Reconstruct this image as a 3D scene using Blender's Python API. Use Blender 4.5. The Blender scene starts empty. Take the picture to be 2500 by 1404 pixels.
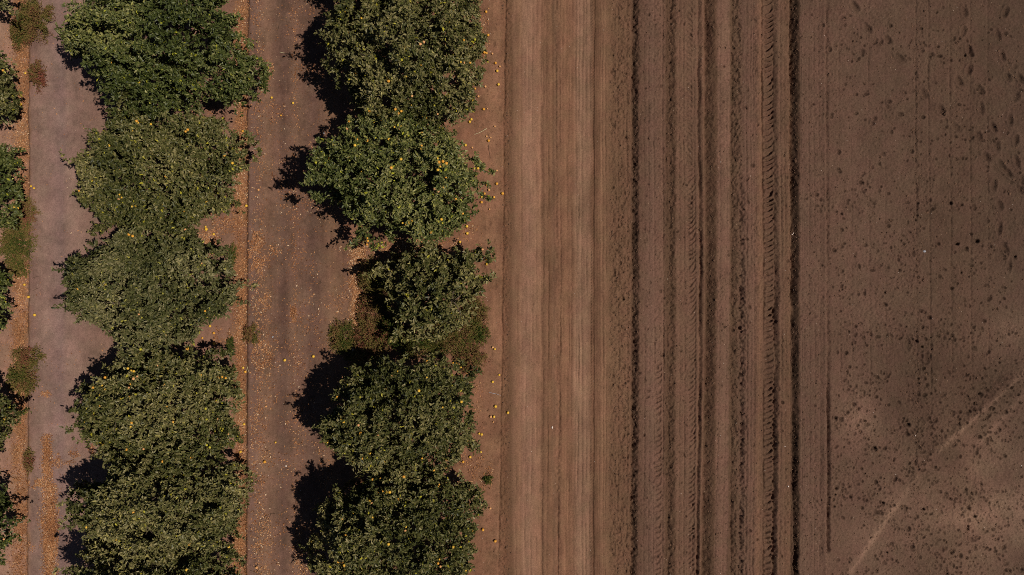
import bpy, math, random
import numpy as np

# ---------------------------------------------------------------- camera, sky, sun, exposure
H = 19.0                                   # drone height above the ground, metres
SUN_EL, SUN_AZ = 60.0, -9.0                # sun stands to the right (+x), a little towards the bottom
sc = bpy.context.scene
C = sc.collection
cam = bpy.data.cameras.new('camera')
cam.sensor_width = 36.0
cam.lens = 36.0 * H / 25.0
cam.clip_end = 2000.0
co = bpy.data.objects.new('camera', cam)
co.location = (0, 0, H)
C.objects.link(co)
sc.camera = co

w = bpy.data.worlds.new("World")
sc.world = w
w.use_nodes = True
nt = w.node_tree
bg = nt.nodes['Background']
sky = nt.nodes.new('ShaderNodeTexSky')
sky.sky_type = 'NISHITA'
sky.sun_disc = False
sky.air_density = 0.45
sky.dust_density = 0.2
sky.ozone_density = 0.6
sky.sun_elevation = math.radians(SUN_EL)
sky.sun_rotation = math.radians(90 - SUN_AZ)
nt.links.new(sky.outputs[0], bg.inputs[0])
bg.inputs[1].default_value = 0.066

sl = bpy.data.lights.new('sun', 'SUN')
sl.energy = 5.0
sl.angle = math.radians(0.5)
sl.color = (1.0, 0.93, 0.83)
so = bpy.data.objects.new('sun', sl)
ce = math.cos(math.radians(SUN_EL))
from mathutils import Vector
sd = Vector((ce * math.cos(math.radians(SUN_AZ)), ce * math.sin(math.radians(SUN_AZ)), math.sin(math.radians(SUN_EL))))
so.rotation_euler = sd.to_track_quat('Z', 'Y').to_euler()
so.location = (10, 0, 15)
C.objects.link(so)
sc.view_settings.view_transform = 'Standard'
sc.view_settings.look = 'None'
sc.view_settings.gamma = 1
sc.view_settings.exposure = -0.42
sc.cycles.use_denoising = False
sc.cycles.filter_width = 0.95
sc.cycles.max_bounces = 4
sc.cycles.diffuse_bounces = 1
sc.cycles.glossy_bounces = 1
sc.cycles.transmission_bounces = 2
sc.cycles.transparent_max_bounces = 2

RS = np.random.RandomState

# ---------------------------------------------------------------- helpers
def W(u, v, z=0.0):
    """photo pixel (2500x1404) seen at height z -> world metres"""
    f = (1 - z / H) / 100.0
    return (u - 1250) * f, (702 - v) * f

def lin(c):
    c = np.asarray(c, float) / 255.0
    return np.where(c <= 0.04045, c / 12.92, ((c + 0.055) / 1.055) ** 2.4)

_T2 = RS(5).rand(8, 256, 256)
def vn(x, y, seed=0):
    """2-D value noise in 0..1"""
    t = _T2[seed % 8]
    x = x + seed * 17.3; y = y + seed * 9.7
    xi = np.floor(x).astype(np.int64); yi = np.floor(y).astype(np.int64)
    fx = x - xi; fy = y - yi
    fx = fx * fx * (3 - 2 * fx); fy = fy * fy * (3 - 2 * fy)
    x0 = xi & 255; x1 = (xi + 1) & 255; y0 = yi & 255; y1 = (yi + 1) & 255
    return (t[x0, y0] * (1 - fx) + t[x1, y0] * fx) * (1 - fy) + (t[x0, y1] * (1 - fx) + t[x1, y1] * fx) * fy

_T3 = RS(6).rand(64, 64, 64)
def vn3(p, s, seed=0):
    q = p * s + seed * 7.31
    i = np.floor(q).astype(np.int64); f = q - i
    f = f * f * (3 - 2 * f)
    r = 0
    for a in (0, 1):
        wa = f[:, 0] if a else 1 - f[:, 0]
        for b in (0, 1):
            wb = f[:, 1] if b else 1 - f[:, 1]
            for c in (0, 1):
                wc = f[:, 2] if c else 1 - f[:, 2]
                r = r + wa * wb * wc * _T3[(i[:, 0] + a) & 63, (i[:, 1] + b) & 63, (i[:, 2] + c) & 63]
    return r

def sst(a, b, x):
    t = np.clip((x - a) / (b - a), 0, 1)
    return t * t * (3 - 2 * t)

def mesh_np(name, V, F, mat, smooth=False, attrs=None, col=None):
    """V (n,3), F (m,k) -> mesh datablock"""
    me = bpy.data.meshes.new(name)
    V = np.ascontiguousarray(V, dtype=np.float32); F = np.ascontiguousarray(F, dtype=np.int32)
    m, k = F.shape
    me.vertices.add(len(V)); me.vertices.foreach_set('co', V.ravel())
    me.loops.add(m * k); me.loops.foreach_set('vertex_index', F.ravel())
    me.polygons.add(m)
    me.polygons.foreach_set('loop_start', np.arange(0, m * k, k, dtype=np.int32))
    me.polygons.foreach_set('loop_total', np.full(m, k, dtype=np.int32))
    me.update(calc_edges=True)
    me.polygons.foreach_set('use_smooth', np.full(m, smooth, dtype=bool))
    for nm, arr in (attrs or {}).items():
        a = me.attributes.new(nm, 'FLOAT', 'POINT'); a.data.foreach_set('value', np.ascontiguousarray(arr, dtype=np.float32))
    if col is not None:
        a = me.attributes.new('soil', 'FLOAT_COLOR', 'POINT')
        c4 = np.ones((len(V), 4), dtype=np.float32); c4[:, :3] = col
        a.data.foreach_set('color', c4.ravel())
    me.materials.append(mat)
    return me

def link(name, me, parent=None, loc=(0, 0, 0)):
    o = bpy.data.objects.new(name, me)
    o.location = loc
    C.objects.link(o)
    if parent is not None: o.parent = parent
    return o

def tag(o, label=None, cat=None, group=None, kind=None):
    if label: o['label'] = label
    if cat: o['category'] = cat
    if group: o['group'] = group
    if kind: o['kind'] = kind
    return o

def empty(name, loc, label, cat, group=None):
    o = bpy.data.objects.new(name, None)
    o.empty_display_size = 0.2
    o.location = loc
    C.objects.link(o)
    return tag(o, label, cat, group)

# ---------------------------------------------------------------- materials
def new_mat(name):
    m = bpy.data.materials.new(name); m.use_nodes = True
    n = m.node_tree.nodes; b = n['Principled BSDF']
    return m, m.node_tree, b

def soil_mat():
    m, t, b = new_mat('soil')
    N = t.nodes.new; L = t.links.new
    at = N('ShaderNodeAttribute'); at.attribute_name = 'soil'
    tc = N('ShaderNodeTexCoord')
    n1 = N('ShaderNodeTexNoise'); n1.inputs['Scale'].default_value = 30; n1.inputs['Detail'].default_value = 4; n1.inputs['Roughness'].default_value = 0.85
    L(tc.outputs['Object'], n1.inputs['Vector'])
    mr = N('ShaderNodeMapRange'); mr.inputs[1].default_value = 0.25; mr.inputs[2].default_value = 0.75; mr.inputs[3].default_value = 0.6; mr.inputs[4].default_value = 1.4
    L(n1.outputs['Fac'], mr.inputs[0])
    # mineral hue drift between reddish and yellowish brown
    n2 = N('ShaderNodeTexNoise'); n2.inputs['Scale'].default_value = 2.2; n2.inputs['Detail'].default_value = 5
    L(tc.outputs['Object'], n2.inputs['Vector'])
    cr = N('ShaderNodeValToRGB')
    cr.color_ramp.elements[0].position = 0.38; cr.color_ramp.elements[0].color = (1.03, 0.985, 0.98, 1)
    cr.color_ramp.elements[1].position = 0.62; cr.color_ramp.elements[1].color = (0.98, 1.01, 0.96, 1)
    L(n2.outputs['Fac'], cr.inputs[0])
    v1 = N('ShaderNodeVectorMath'); v1.operation = 'MULTIPLY'
    L(at.outputs['Color'], v1.inputs[0]); L(cr.outputs['Color'], v1.inputs[1])
    v2 = N('ShaderNodeVectorMath'); v2.operation = 'SCALE'
    L(v1.outputs[0], v2.inputs[0]); L(mr.outputs[0], v2.inputs['Scale'])
    L(v2.outputs[0], b.inputs['Base Color'])
    b.inputs['Roughness'].default_value = 1.0
    b.inputs['Specular IOR Level'].default_value = 0.05
    n3 = N('ShaderNodeTexNoise'); n3.inputs['Scale'].default_value = 55; n3.inputs['Detail'].default_value = 4; n3.inputs['Roughness'].default_value = 0.7
    L(tc.outputs['Object'], n3.inputs['Vector'])
    bu = N('ShaderNodeBump'); bu.inputs['Strength'].default_value = 0.8; bu.inputs['Distance'].default_value = 0.018
    L(n3.outputs['Fac'], bu.inputs['Height']); L(bu.outputs[0], b.inputs['Normal'])
    return m

def ramp_mat(name, stops, rough=0.6, spec=0.3, transl=0.0, attr='var'):
    m, t, b = new_mat(name)
    N = t.nodes.new; L = t.links.new
    at = N('ShaderNodeAttribute'); at.attribute_name = attr
    cr = N('ShaderNodeValToRGB')
    e = cr.color_ramp.elements
    e[0].position = stops[0][0]; e[0].color = (*lin(stops[0][1]), 1)
    e[1].position = stops[-1][0]; e[1].color = (*lin(stops[-1][1]), 1)
    for p, c in stops[1:-1]:
        q = e.new(p); q.color = (*lin(c), 1)
    L(at.outputs['Fac'], cr.inputs[0])
    L(cr.outputs[0], b.inputs['Base Color'])
    b.inputs['Roughness'].default_value = rough
    b.inputs['Specular IOR Level'].default_value = spec
    if transl > 0:
        tr = N('ShaderNodeBsdfTranslucent'); L(cr.outputs[0], tr.inputs[0])
        mx = N('ShaderNodeMixShader'); mx.inputs[0].default_value = transl
        L(b.outputs[0], mx.inputs[1]); L(tr.outputs[0], mx.inputs[2])
        L(mx.outputs[0], t.nodes['Material Output'].inputs['Surface'])
    return m

def noise_mat(name, c1, c2, scale=20, rough=0.8, spec=0.2, bump=0.0):
    m, t, b = new_mat(name)
    N = t.nodes.new; L = t.links.new
    tc = N('ShaderNodeTexCoord')
    n1 = N('ShaderNodeTexNoise'); n1.inputs['Scale'].default_value = scale; n1.inputs['Detail'].default_value = 4
    L(tc.outputs['Object'], n1.inputs['Vector'])
    cr = N('ShaderNodeValToRGB'); e = cr.color_ramp.elements
    e[0].position = 0.35; e[0].color = (*lin(c1), 1); e[1].position = 0.65; e[1].color = (*lin(c2), 1)
    L(n1.outputs['Fac'], cr.inputs[0]); L(cr.outputs[0], b.inputs['Base Color'])
    b.inputs['Roughness'].default_value = rough; b.inputs['Specular IOR Level'].default_value = spec
    if bump:
        bu = N('ShaderNodeBump'); bu.inputs['Strength'].default_value = bump; bu.inputs['Distance'].default_value = 0.003
        L(n1.outputs['Fac'], bu.inputs['Height']); L(bu.outputs[0], b.inputs['Normal'])
    return m

M_SOIL = soil_mat()
M_LEAF = {
    'olive': ramp_mat('citrus_leaf_olive', [(0, (42, 45, 18)), (0.35, (78, 80, 38)), (0.65, (110, 104, 62)), (0.93, (150, 138, 94)), (1, (172, 162, 52))], 0.5, 0.3, 0.10),
    'green': ramp_mat('citrus_leaf_green', [(0, (40, 47, 18)), (0.35, (72, 80, 36)), (0.65, (101, 104, 56)), (0.93, (142, 136, 86)), (1, (166, 164, 50))], 0.48, 0.32, 0.10),
    'dusty': ramp_mat('citrus_leaf_dusty', [(0, (42, 45, 20)), (0.35, (77, 79, 40)), (0.65, (107, 102, 64)), (0.93, (146, 136, 98)), (1, (160, 152, 62))], 0.55, 0.28, 0.09),
}
M_BARK = noise_mat('bark', (70, 60, 48), (105, 92, 76), 30, 0.9, 0.1, 0.6)
M_WEED = ramp_mat('weed_leaf', [(0, (58, 72, 30)), (0.3, (98, 96, 44)), (0.55, (126, 106, 62)), (0.78, (120, 84, 58)), (1, (132, 78, 62))], 0.8, 0.1, 0.15)
M_LITTER = ramp_mat('dry_leaf', [(0, (78, 50, 34)), (0.3, (138, 88, 56)), (0.58, (186, 130, 88)), (0.85, (212, 162, 116)), (1, (234, 206, 172))], 0.8, 0.15, 0.1)
M_OR = [noise_mat('orange_skin', (206, 140, 44), (232, 172, 70), 8, 0.5, 0.3),
        noise_mat('orange_skin_yellow', (212, 162, 48), (236, 192, 78), 8, 0.5, 0.3),
        noise_mat('orange_skin_pale', (206, 146, 92), (224, 170, 116), 8, 0.6, 0.2),
        noise_mat('orange_skin_green', (150, 150, 40), (204, 184, 62), 8, 0.5, 0.3)]
M_TWIG = noise_mat('dead_twig', (70, 54, 44), (110, 88, 70), 30, 0.9, 0.1)
M_CANE = noise_mat('pale_cane', (176, 160, 122), (214, 200, 160), 30, 0.8, 0.2)
M_STONE = noise_mat('pale_stone', (206, 186, 172), (238, 222, 210), 25, 0.9, 0.1)
M_GREY = noise_mat('grey_stone', (130, 128, 130), (176, 176, 182), 25, 0.9, 0.1)
M_CLOD = noise_mat('clod_soil', (88, 66, 52), (116, 88, 70), 12, 1.0, 0.05)
M_PEB = ramp_mat('pebble', [(0, (120, 92, 74)), (0.6, (170, 140, 116)), (1, (224, 206, 190))], 0.9, 0.1)

# ---------------------------------------------------------------- the ground: one grid of heights and soil colours
U0, U1, V0, V1 = -60.0, 2560.0, -50.0, 1454.0
def grow(start, sign, step):
    out = []; x = start; s = step
    while abs(x) < 42000:
        s *= 1.6; x += sign * s; out.append(x)
    return out
us_in = np.concatenate([np.arange(U0, 1180, 2.4), np.arange(1180, U1, 1.55)])
vs_in = np.arange(V0, V1, 1.6)
US = np.concatenate([grow(U0, -1, 3)[::-1], us_in, grow(U1, 1, 3)])
VS = np.concatenate([grow(V0, -1, 3)[::-1], vs_in, grow(V1, 1, 3)])
u, v = np.meshgrid(US, VS)                      # rows = v
inside = sst(-900, -60, u) * (1 - sst(2560, 3600, u)) * sst(-900, -60, v) * (1 - sst(1454, 2400, v))
vc = np.clip(v, -50, 1454)

def ln(a, b, c):
    """a line running down the picture through u=a, b, c at v=0, 702, 1404"""
    t = vc / 702.0
    return np.where(t < 1, a + (b - a) * t, b + (c - b) * (t - 1))

Z = np.zeros_like(u)                            # centimetres
wob = (vn(vc / 60, u * 0 + 1, 1) - 0.5) * 5 + (vn(vc / 17, u * 0 + 3, 2) - 0.5) * 2.6
def groove(cen, wl, wr, d, rough=0.15, vmod=None):
    """dry furrow: bottom at cen, left wall wl wide, right wall wr wide (px = cm)"""
    global Z
    e = (vn(vc / 9, u / 14, 3) - 0.5) * np.minimum(wr, 10) * 0.7 + (vn(vc / 48, u * 0 + 2, int(abs(wl * 7 + np.mean(wr))) % 8) - 0.5) * np.minimum(wr, 9) * 0.6
    x = u - cen - wob * 0.5 + e * 0.5
    g = np.clip(np.minimum((x + wl) / wl, (wr - x) / wr), 0, 1)
    g = g * g * (3 - 2 * g) * 0.5 + g * 0.5
    k = 1 + (vn(vc / 33, u * 0 + 7 + d, 4) - 0.5) * 0.5 + (vn(vc / 110, u * 0 + 3 + wr, 1) - 0.5) * 0.7
    if vmod is not None: k = k * vmod
    k = k + (vn(vc / 5.0, u / 5.0, 5) - 0.5) * rough * 2
    Z -= d * g * k
def ridge(cen, wd, h, vmod=1.0):
    global Z
    Z += h * np.exp(-((u - cen) / wd) ** 2) * vmod

fieldness = sst(1470, 1520, u)
# general roughness
Z += fieldness * ((vn(u / 90, v / 160, 0) - 0.5) * 2.0 + (vn(u / 13, v / 13, 1) - 0.5) * 0.9 + ((vn(u / 5.2, v / 5.2, 2) - 0.5) * 1.3 + (vn(u / 3.3, v / 3.3, 6) - 0.5) * 1.5) * (0.35 + 1.3 * vn(u / 45, v / 70, 3)) + (vn(u / 27, v / 30, 7) - 0.5) * 1.3) * inside
road = sst(1236, 1262, u) * (1 - fieldness)
Z += road * ((vn(u / 4.0, v / 240, 3) - 0.5) * 0.45 + (vn(u / 4, v / 4, 0) - 0.5) * 0.4 + (vn(u / 9, v / 300, 4) - 0.5) * 0.7 + (vn(u / 3, v / 3, 5) - 0.5) * 0.22) * inside
orch = 1 - sst(1225, 1245, u)
Z += orch * ((vn(u / 60, v / 60, 0) - 0.5) * 2.0 + (vn(u / 9, v / 11, 1) - 0.5) * 0.9 + (vn(u / 5, v / 5, 7) - 0.5) * 0.6) * inside

# orchard: leaf-filled irrigation furrows with a steep right edge, lane surfaces
groove(ln(68, 66, 62), 30, 6, 6.0, 0.1)
groove(ln(603, 600, 598), 30, 6, 7.0, 0.1)
groove(ln(886, 880, 884), 24, 9, 4.0, 0.1)
ridge(ln(612, 610, 606), 7, 1.2)
for c_, w_, d_ in ((150, 26, 0.7), (215, 20, 0.6), (655, 16, 1.0), (690, 20, 1.3), (755, 24, 1.4), (820, 16, 0.8)):
    ridge(ln(c_, c_ - 3, c_ - 5), w_, -d_)
# edge of the dirt road
groove(ln(1234, 1226, 1216), 2.5, 5.5, 2.6, 0.5)
rb = np.exp(-((u - ln(1243, 1236, 1228)) / 10.0) ** 2)
Z += rb * ((vn(u / 3.2, v / 4, 2) - 0.5) * 2.6 + (vn(u / 5.5, v / 7, 6) - 0.5) * 2.0) * inside
# road stripes
for a, b, c, wl, wr, d in ((1272, 1272, 1268, 3, 5, 0.7), (1321, 1321, 1320, 4, 8, 1.8), (1332, 1336, 1334, 3, 5, 0.8),
                           (1346, 1352, 1352, 5, 7, 1.0), (1381, 1384, 1380, 3, 5, 0.8), (1405, 1407, 1398, 4, 5, 1.0), (1423, 1418, 1420, 3, 5, 1.2)):
    groove(ln(a, b, c), wl, wr, d, 0.2)
groove(ln(1360, 1362, 1362), 8, 9, 2.2, 0.5, sst(420, 800, v))
# narrow tyre print with fine ribs
tc_ = ln(1451, 1448, 1448)
groove(tc_, 3, 4.5, 3.0, 0.15)
for k in (6, 10, 14): groove(tc_ + k, 1.6, 2.4, 1.2, 0.1, 0.5 + vn(v / 40, u * 0, 3))
Z += np.exp(-((u - tc_ + 3) / 3.0) ** 2) * 1.3 * np.sign(np.sin((v + u * 0.8) * 2 * np.pi / 7.5)) * (0.3 + vn(v / 70, u * 0, 5))
# step up of rough crumbs beside the road
Z += 0.6 * sst(1480, 1500, u)
Z += sst(1486, 1496, u) * (1 - sst(1538, 1546, u)) * ((vn(u / 4, v / 5, 0) - 0.5) * 3.4 + (vn(u / 9, v / 12, 3) - 0.5) * 3.4) * (0.4 + 1.1 * vn(u / 30, v / 45, 6)) * inside
# the furrows and wheel ruts of the field
def rough_band(cen, wd, amp, vmod=1.0):
    global Z
    m = np.exp(-((u - cen) / wd) ** 4) * inside * vmod
    Z += m * ((vn(u / 6.5, v / 8, 1) - 0.5) * amp + (vn(u / 3.6, v / 4.2, 4) - 0.5) * amp * 0.8)
groove(ln(1545, 1545, 1540), 5, 16, 12.5, 0.25)
rough_band(ln(1552, 1551, 1547), 11, 4.4)
groove(ln(1628, 1628, 1626), 4, 9, 3.6, 0.3); groove(ln(1636, 1636, 1632), 6, 14, 5.0, 0.4)
rough_band(ln(1636, 1636, 1633), 13, 4.0)
groove(ln(1703, 1708, 1700), 3, 7.5, 6.0, 0.2, 0.5 + 0.6 * sst(100, 220, v))
ridge(ln(1714, 1719, 1708), 4.5, 2.0)
groove(ln(1722, 1726, 1714), 5, 22, 10.0, 0.16)
rough_band(ln(1736, 1738, 1724), 11, 1.8)
ridge(ln(1764, 1764, 1750), 14, 1.8)
groove(ln(1785, 1782, 1782), 4, 8, 4.0, 0.2); groove(ln(1790, 1788, 1786), 6, 20, 4.5, 0.5)
rough_band(ln(1797, 1798, 1800), 12, 3.4)
groove(ln(1806, 1808, 1806), 8, 11, 6.0, 0.5, sst(380, 520, v)); rough_band(ln(1812, 1814, 1812), 12, 4.5, sst(380, 520, v))
ridge(ln(1850, 1852, 1842), 7, 1.6)
for k in (-5, 0, 5): groove(ln(1849, 1851, 1842) + k, 1.5, 2, 0.5, 0.05)
groove(ln(1858, 1864, 1862), 2.5, 6.5, 6.0, 0.2)
groove(ln(1888, 1892, 1888), 3, 11, 7.0, 0.3, 0.5 + 0.7 * sst(350, 650, v))
groove(ln(1931, 1933, 1940), 4, ln(20, 17, 11), 15.5, 0.16, 1.05 - 0.25 * sst(500, 1000, v))
rough_band(ln(1942, 1944, 1946), 9, 2.6)
groove(ln(1956, 1957, 1957), 1.5, 2.5, 1.0); groove(ln(1962, 1962, 1962), 1.2, 2, 0.6)
groove(ln(1998, 2002, 2000), 2, 3, 0.9)
ridge(ln(2011, 2014, 2016), 5, 1.6); ridge(ln(2006, 2009, 2011), 5, 1.8, sst(880, 1020, v) * (1 - sst(1350, 1380, v)))
gv = (0.55 + 0.75 * sst(850, 1050, v)) * (1 - sst(1340, 1356, v))
groove(ln(2016, 2018, 2020), 2, 9, 6.5, 0.25, gv)
for a, b, c, d in ((2235, 2237, 2240, 0.8), (2266, 2270, 2274, 0.9), (2318, 2322, 2326, 0.7), (2368, 2370, 2374, 0.7), (2120, 2122, 2126, 0.5), (2410, 2412, 2416, .5)):
    groove(ln(a, b, c), 3, 5, d * 2.2, 0.7, (0.4 + vn(v / 80, u * 0 + a, 2)) * (1 - 0.85 * sst(880, 1000, v)))
rough_band(2237, 11, 2.6, 0.5 + vn(v / 60, u * 0, 1)); rough_band(2000, 5, 1.2)
for a, b, c, d in ((1572, 1573, 1570, .8), (1583, 1584, 1582, .6), (1596, 1597, 1594, .9), (1617, 1619, 1616, 1.3), (1658, 1658, 1656, .7), (1668, 1670, 1668, 1.0), (1693, 1697, 1690, .9), (1757, 1757, 1744, .5), (1774, 1773, 1762, .6), (1822, 1823, 1820, 1.0), (1832, 1833, 1828, .7), (1838, 1841, 1836, 1.0), (1904, 1908, 1902, 1.1), (1914, 1917, 1914, .7), (1926, 1927, 1930, .9), (1974, 1975, 1975, .6), (1986, 1988, 1987, .7), (1508, 1509, 1506, .8), (1530, 1531, 1528, .8), (1471, 1470, 1472, .9), (1478, 1479, 1476, .7), (2048, 2050, 2052, .6), (2078, 2079, 2080, .5), (2160, 2161, 2162, .5)):
    groove(ln(a, b, c), 2, 4, d * 1.5, 0.6, (0.3 + 1.2 * vn(v / 120, u * 0 + a * .37, 3)) * (1 - (a > 2030) * 0.8 * sst(850, 1000, v)))
for k_, (a, w_, d_) in enumerate(((1262, 2, .5), (1281, 2.5, .7), (1289, 2, .5), (1299, 2.5, .7), (1309, 2, .6), (1328, 2, .8), (1339, 2, .9), (1357, 2, .8), (1366, 2.5, .9), (1373, 2, .6), (1389, 2, .9), (1396, 2, .6), (1413, 2.5, 1.0), (1430, 2, .8), (1440, 2, .9))):
    groove(ln(a, a + 2 * math.sin(k_), a - 4 + 3 * math.sin(k_ * 2)), w_, w_ + 1.5, d_ * 1.2, 0.8, 1.6 * sst(0.35, 0.7, vn(v / 90 + k_, u * 0 + a, k_ % 8)))
# tractor lugs
def lugs(c0, width, pitch, depth, slant, vlo, vhi, seed, sharp=1.0):
    """bar prints across a wheel track; slant in px of v per px of u"""
    global Z
    c = c0 + wob * 0.4
    x = (u - c) / width
    ph = (v + slant * (u - c) * (1 + 0.05 * (u - c)) + (vn(v / 25, u * 0 + seed, 2) - 0.5) * pitch * 1.2 + (vn(u / 7, v / 7, 3) - 0.5) * pitch * 0.3 / sharp) / pitch
    f = ph - np.floor(ph)
    bar = sst(0.0, 0.5, f) * (1 - sst(0.6, 0.95, f)) if sharp < 1.5 else sst(0.0, 0.75, f) * (1 - sst(0.8, 0.97, f)) * (0.6 + 0.8 * vn(v / 60, u * 0, 2))
    m = np.clip(1.25 - np.abs(x) ** 3 * 1.25, 0, 1) * (0.25 + 1.3 * vn(v / 34, u / 20, seed)) * sst(vlo - 40, vlo + 10, v) * (1 - sst(vhi - 10, vhi + 40, v))
    Z -= depth * bar * m
lugs(ln(1876, 1880, 1878), 13, 14.0, 7.0, 0.42, -60, 1460, 1, 2.0)
Z -= 2.2 * np.exp(-((u - ln(1876, 1880, 1878)) / 13.0) ** 4)
lugs(ln(1682, 1684, 1690), 9, 13.0, 3.2, -0.6, 20, 620, 2)
lugs(ln(1684, 1690, 1688), 10, 13.0, 3.6, 0.8, 420, 1460, 3)
lugs(ln(1608, 1608, 1606), 9, 15.0, 3.4, 0.5, 900, 1460, 4)
lugs(ln(1814, 1812, 1814), 9, 14.0, 2.2, -0.5, 500, 1460, 5)
# diagonal wheel marks lower right
def seg_mask(x0, y0, x1, y1, wd):
    dx, dy = x1 - x0, y1 - y0; L2 = dx * dx + dy * dy
    t = np.clip(((u - x0) * dx + (v - y0) * dy) / L2, 0, 1)
    d = np.hypot(u - x0 - t * dx, v - y0 - t * dy)
    return np.exp(-(d / wd) ** 2)
DIAG = 0.4 * seg_mask(2290, 1100, 2185, 1235, 6) + seg_mask(2520, 890, 2290, 1100, 6) + 0.9 * seg_mask(2185, 1235, 2075, 1395, 8) + 0.6 * seg_mask(2500, 960, 2390, 1080, 8)
Z += DIAG * 2.2
DG2 = seg_mask(2460, 915, 2270, 1110, 14)
Z += DG2 * ((vn(u / 5, v / 5, 3) - 0.5) * 4.5)

# local stamps ------------------------------------------------------------
CD = np.zeros_like(Z)                           # how much the soil colour is darkened inside each stamp
iu0 = np.searchsorted(US, U0); iv0 = np.searchsorted(VS, V0)
def stamp(cu, cv, ru, rv, ang, depth, rim=0.35, dark=0.25):
    R = max(ru, rv) * 1.9
    a = np.searchsorted(US, cu - R); b = np.searchsorted(US, cu + R)
    c = np.searchsorted(VS, cv - R); d = np.searchsorted(VS, cv + R)
    if b <= a or d <= c: return
    uu = u[c:d, a:b] - cu; vv = v[c:d, a:b] - cv
    ca, sa = math.cos(ang), math.sin(ang)
    x = (uu * ca + vv * sa) / ru; y = (-uu * sa + vv * ca) / rv
    r = np.sqrt(x * x + y * y)
    Z[c:d, a:b] += -depth * (1 - sst(0.3, 1.1, r)) + depth * rim * np.exp(-((r - 1.25) / 0.25) ** 2)
    CD[c:d, a:b] = np.maximum(CD[c:d, a:b], dark * (1 - sst(0.5, 1.2, r)))
R_ = random.Random(11)
FEET4 = [(720, 45, 55), (810, 200, 50), (955, 285, 52), (1045, 415, 40), (1218, 670, 60), (1335, 780, 65), (1440, 905, 40), (1505, 85, 75),
         (1495, 225, 100), (1537, 360, 70), (1535, 500, 110), (1465, 580, 60), (1610, 640, 60), (1622, 775, 85), (1710, 910, 65), (1600, 970, 65),
         (1730, 1040, 80), (1660, 1120, 50), (1765, 1180, 60), (1715, 1325, 95), (1795, 90, 110), (1740, 250, 72), (1775, 400, 80), (1810, 550, 60),
         (1870, 690, 110), (1828, 855, 85), (1870, 1000, 95), (1875, 1150, 70), (1900, 1350, 60), (1810, 1230, 50), (1900, 560, 60), (1915, 1290, 90)]
FEET5 = [(1755, 150, 70), (1750, 310, 95), (1790, 450, 65), (1820, 585, 95), (1095, 1140, 80), (1240, 1230, 85)]
for (x, y, a) in FEET4: stamp(1840 + x / 2.924, y / 2.924, R_.uniform(14, 18), R_.uniform(7, 9), math.radians(a), R_.uniform(3.4, 5.0), 0.32, 0.14)
for (x, y, a) in FEET5: stamp(1840 + x / 2.924, 450 + y / 2.924, R_.uniform(14, 18), R_.uniform(7, 9), math.radians(a), R_.uniform(3.4, 5), 0.32, 0.14)
def pit(cu, cv, s=1.0):
    s *= R_.choice((0.7, 0.9, 1.0, 1.25))
    stamp(cu, cv, R_.uniform(3.2, 6.4) * s, R_.uniform(2.8, 4.8) * s, R_.uniform(0, 3.1), R_.uniform(1.4, 3.4) * s, 0.3, R_.choice((0.1, 0.25, 0.36, 0.5)))
# animal trails across the field
TR = [(2040, 130, 2250, 80), (2035, 125, 2180, 112), (2250, 95, 2360, 110), (1965, 270, 2230, 305), (2230, 300, 2420, 230), (2040, 230, 2240, 210),
      (2100, 440, 2240, 345), (2240, 345, 2500, 330), (2040, 420, 2140, 460), (2040, 470, 2500, 500), (1960, 480, 2160, 520), (2290, 380, 2500, 430),
      (2030, 590, 2230, 605), (2270, 590, 2490, 620), (1960, 620, 2230, 670), (2250, 680, 2420, 650), (2080, 700, 2350, 690), (1990, 730, 2110, 800),
      (2290, 760, 2480, 730), (2130, 800, 2270, 770), (2200, 800, 2400, 860), (2040, 500, 2130, 530), (2200, 510, 2420, 500), (2060, 1150, 2250, 1160),
      (2130, 215, 2090, 200), (2250, 120, 2400, 145), (2320, 130, 2460, 60)]
for (a, b, c, d) in TR:
    n = int(math.hypot(c - a, d - b) / 9)
    for k in range(n):
        t = k / max(n, 1)
        if R_.random() < 0.75: pit(a + (c - a) * t + R_.gauss(0, 7), b + (d - b) * t + R_.gauss(0, 12) + 14 * math.sin(t * 6 + a), R_.uniform(0.6, 1.15))
n = 0
while n < 1750:
    pu, pv = R_.uniform(2030, 2540), R_.uniform(-20, 1430)
    den = 0.10 + 0.9 * float(sst(560, 1000, np.float64(pv))) * (1 - 0.35 * float(sst(1250, 1420, np.float64(pv))))
    den *= 0.15 + 1.5 * float(sst(0.3, 0.75, vn(np.float64(pu / 55), np.float64(pv / 55), 3)))
    if R_.random() < den: pit(pu, pv, R_.uniform(0.6, 1.1)); n += 1
for k in range(240): pit(R_.uniform(1895, 2010), R_.uniform(0, 1404), R_.uniform(0.45, 0.85))
for k in range(230): pit(R_.uniform(1560, 1700), R_.uniform(0, 1404), R_.uniform(0.45, 0.85))
for k in range(90): pit(R_.uniform(1752, 1850), R_.uniform(0, 1404), R_.uniform(0.5, 1.0))
for k in range(150): pit(R_.uniform(1490, 1543), R_.uniform(0, 1404), R_.uniform(0.5, 0.9))
for k in range(80): stamp(R_.uniform(1172, 1226), R_.uniform(0, 1404), R_.uniform(3, 7), R_.uniform(3, 8), R_.uniform(0, 3), R_.uniform(.5, 1.4), .3, .12)
for k in range(160): stamp(R_.uniform(620, 860), R_.uniform(0, 1404), R_.uniform(3, 7), R_.uniform(3, 8), R_.uniform(0, 3), R_.uniform(.3, 1.0), .3, .08)

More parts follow.
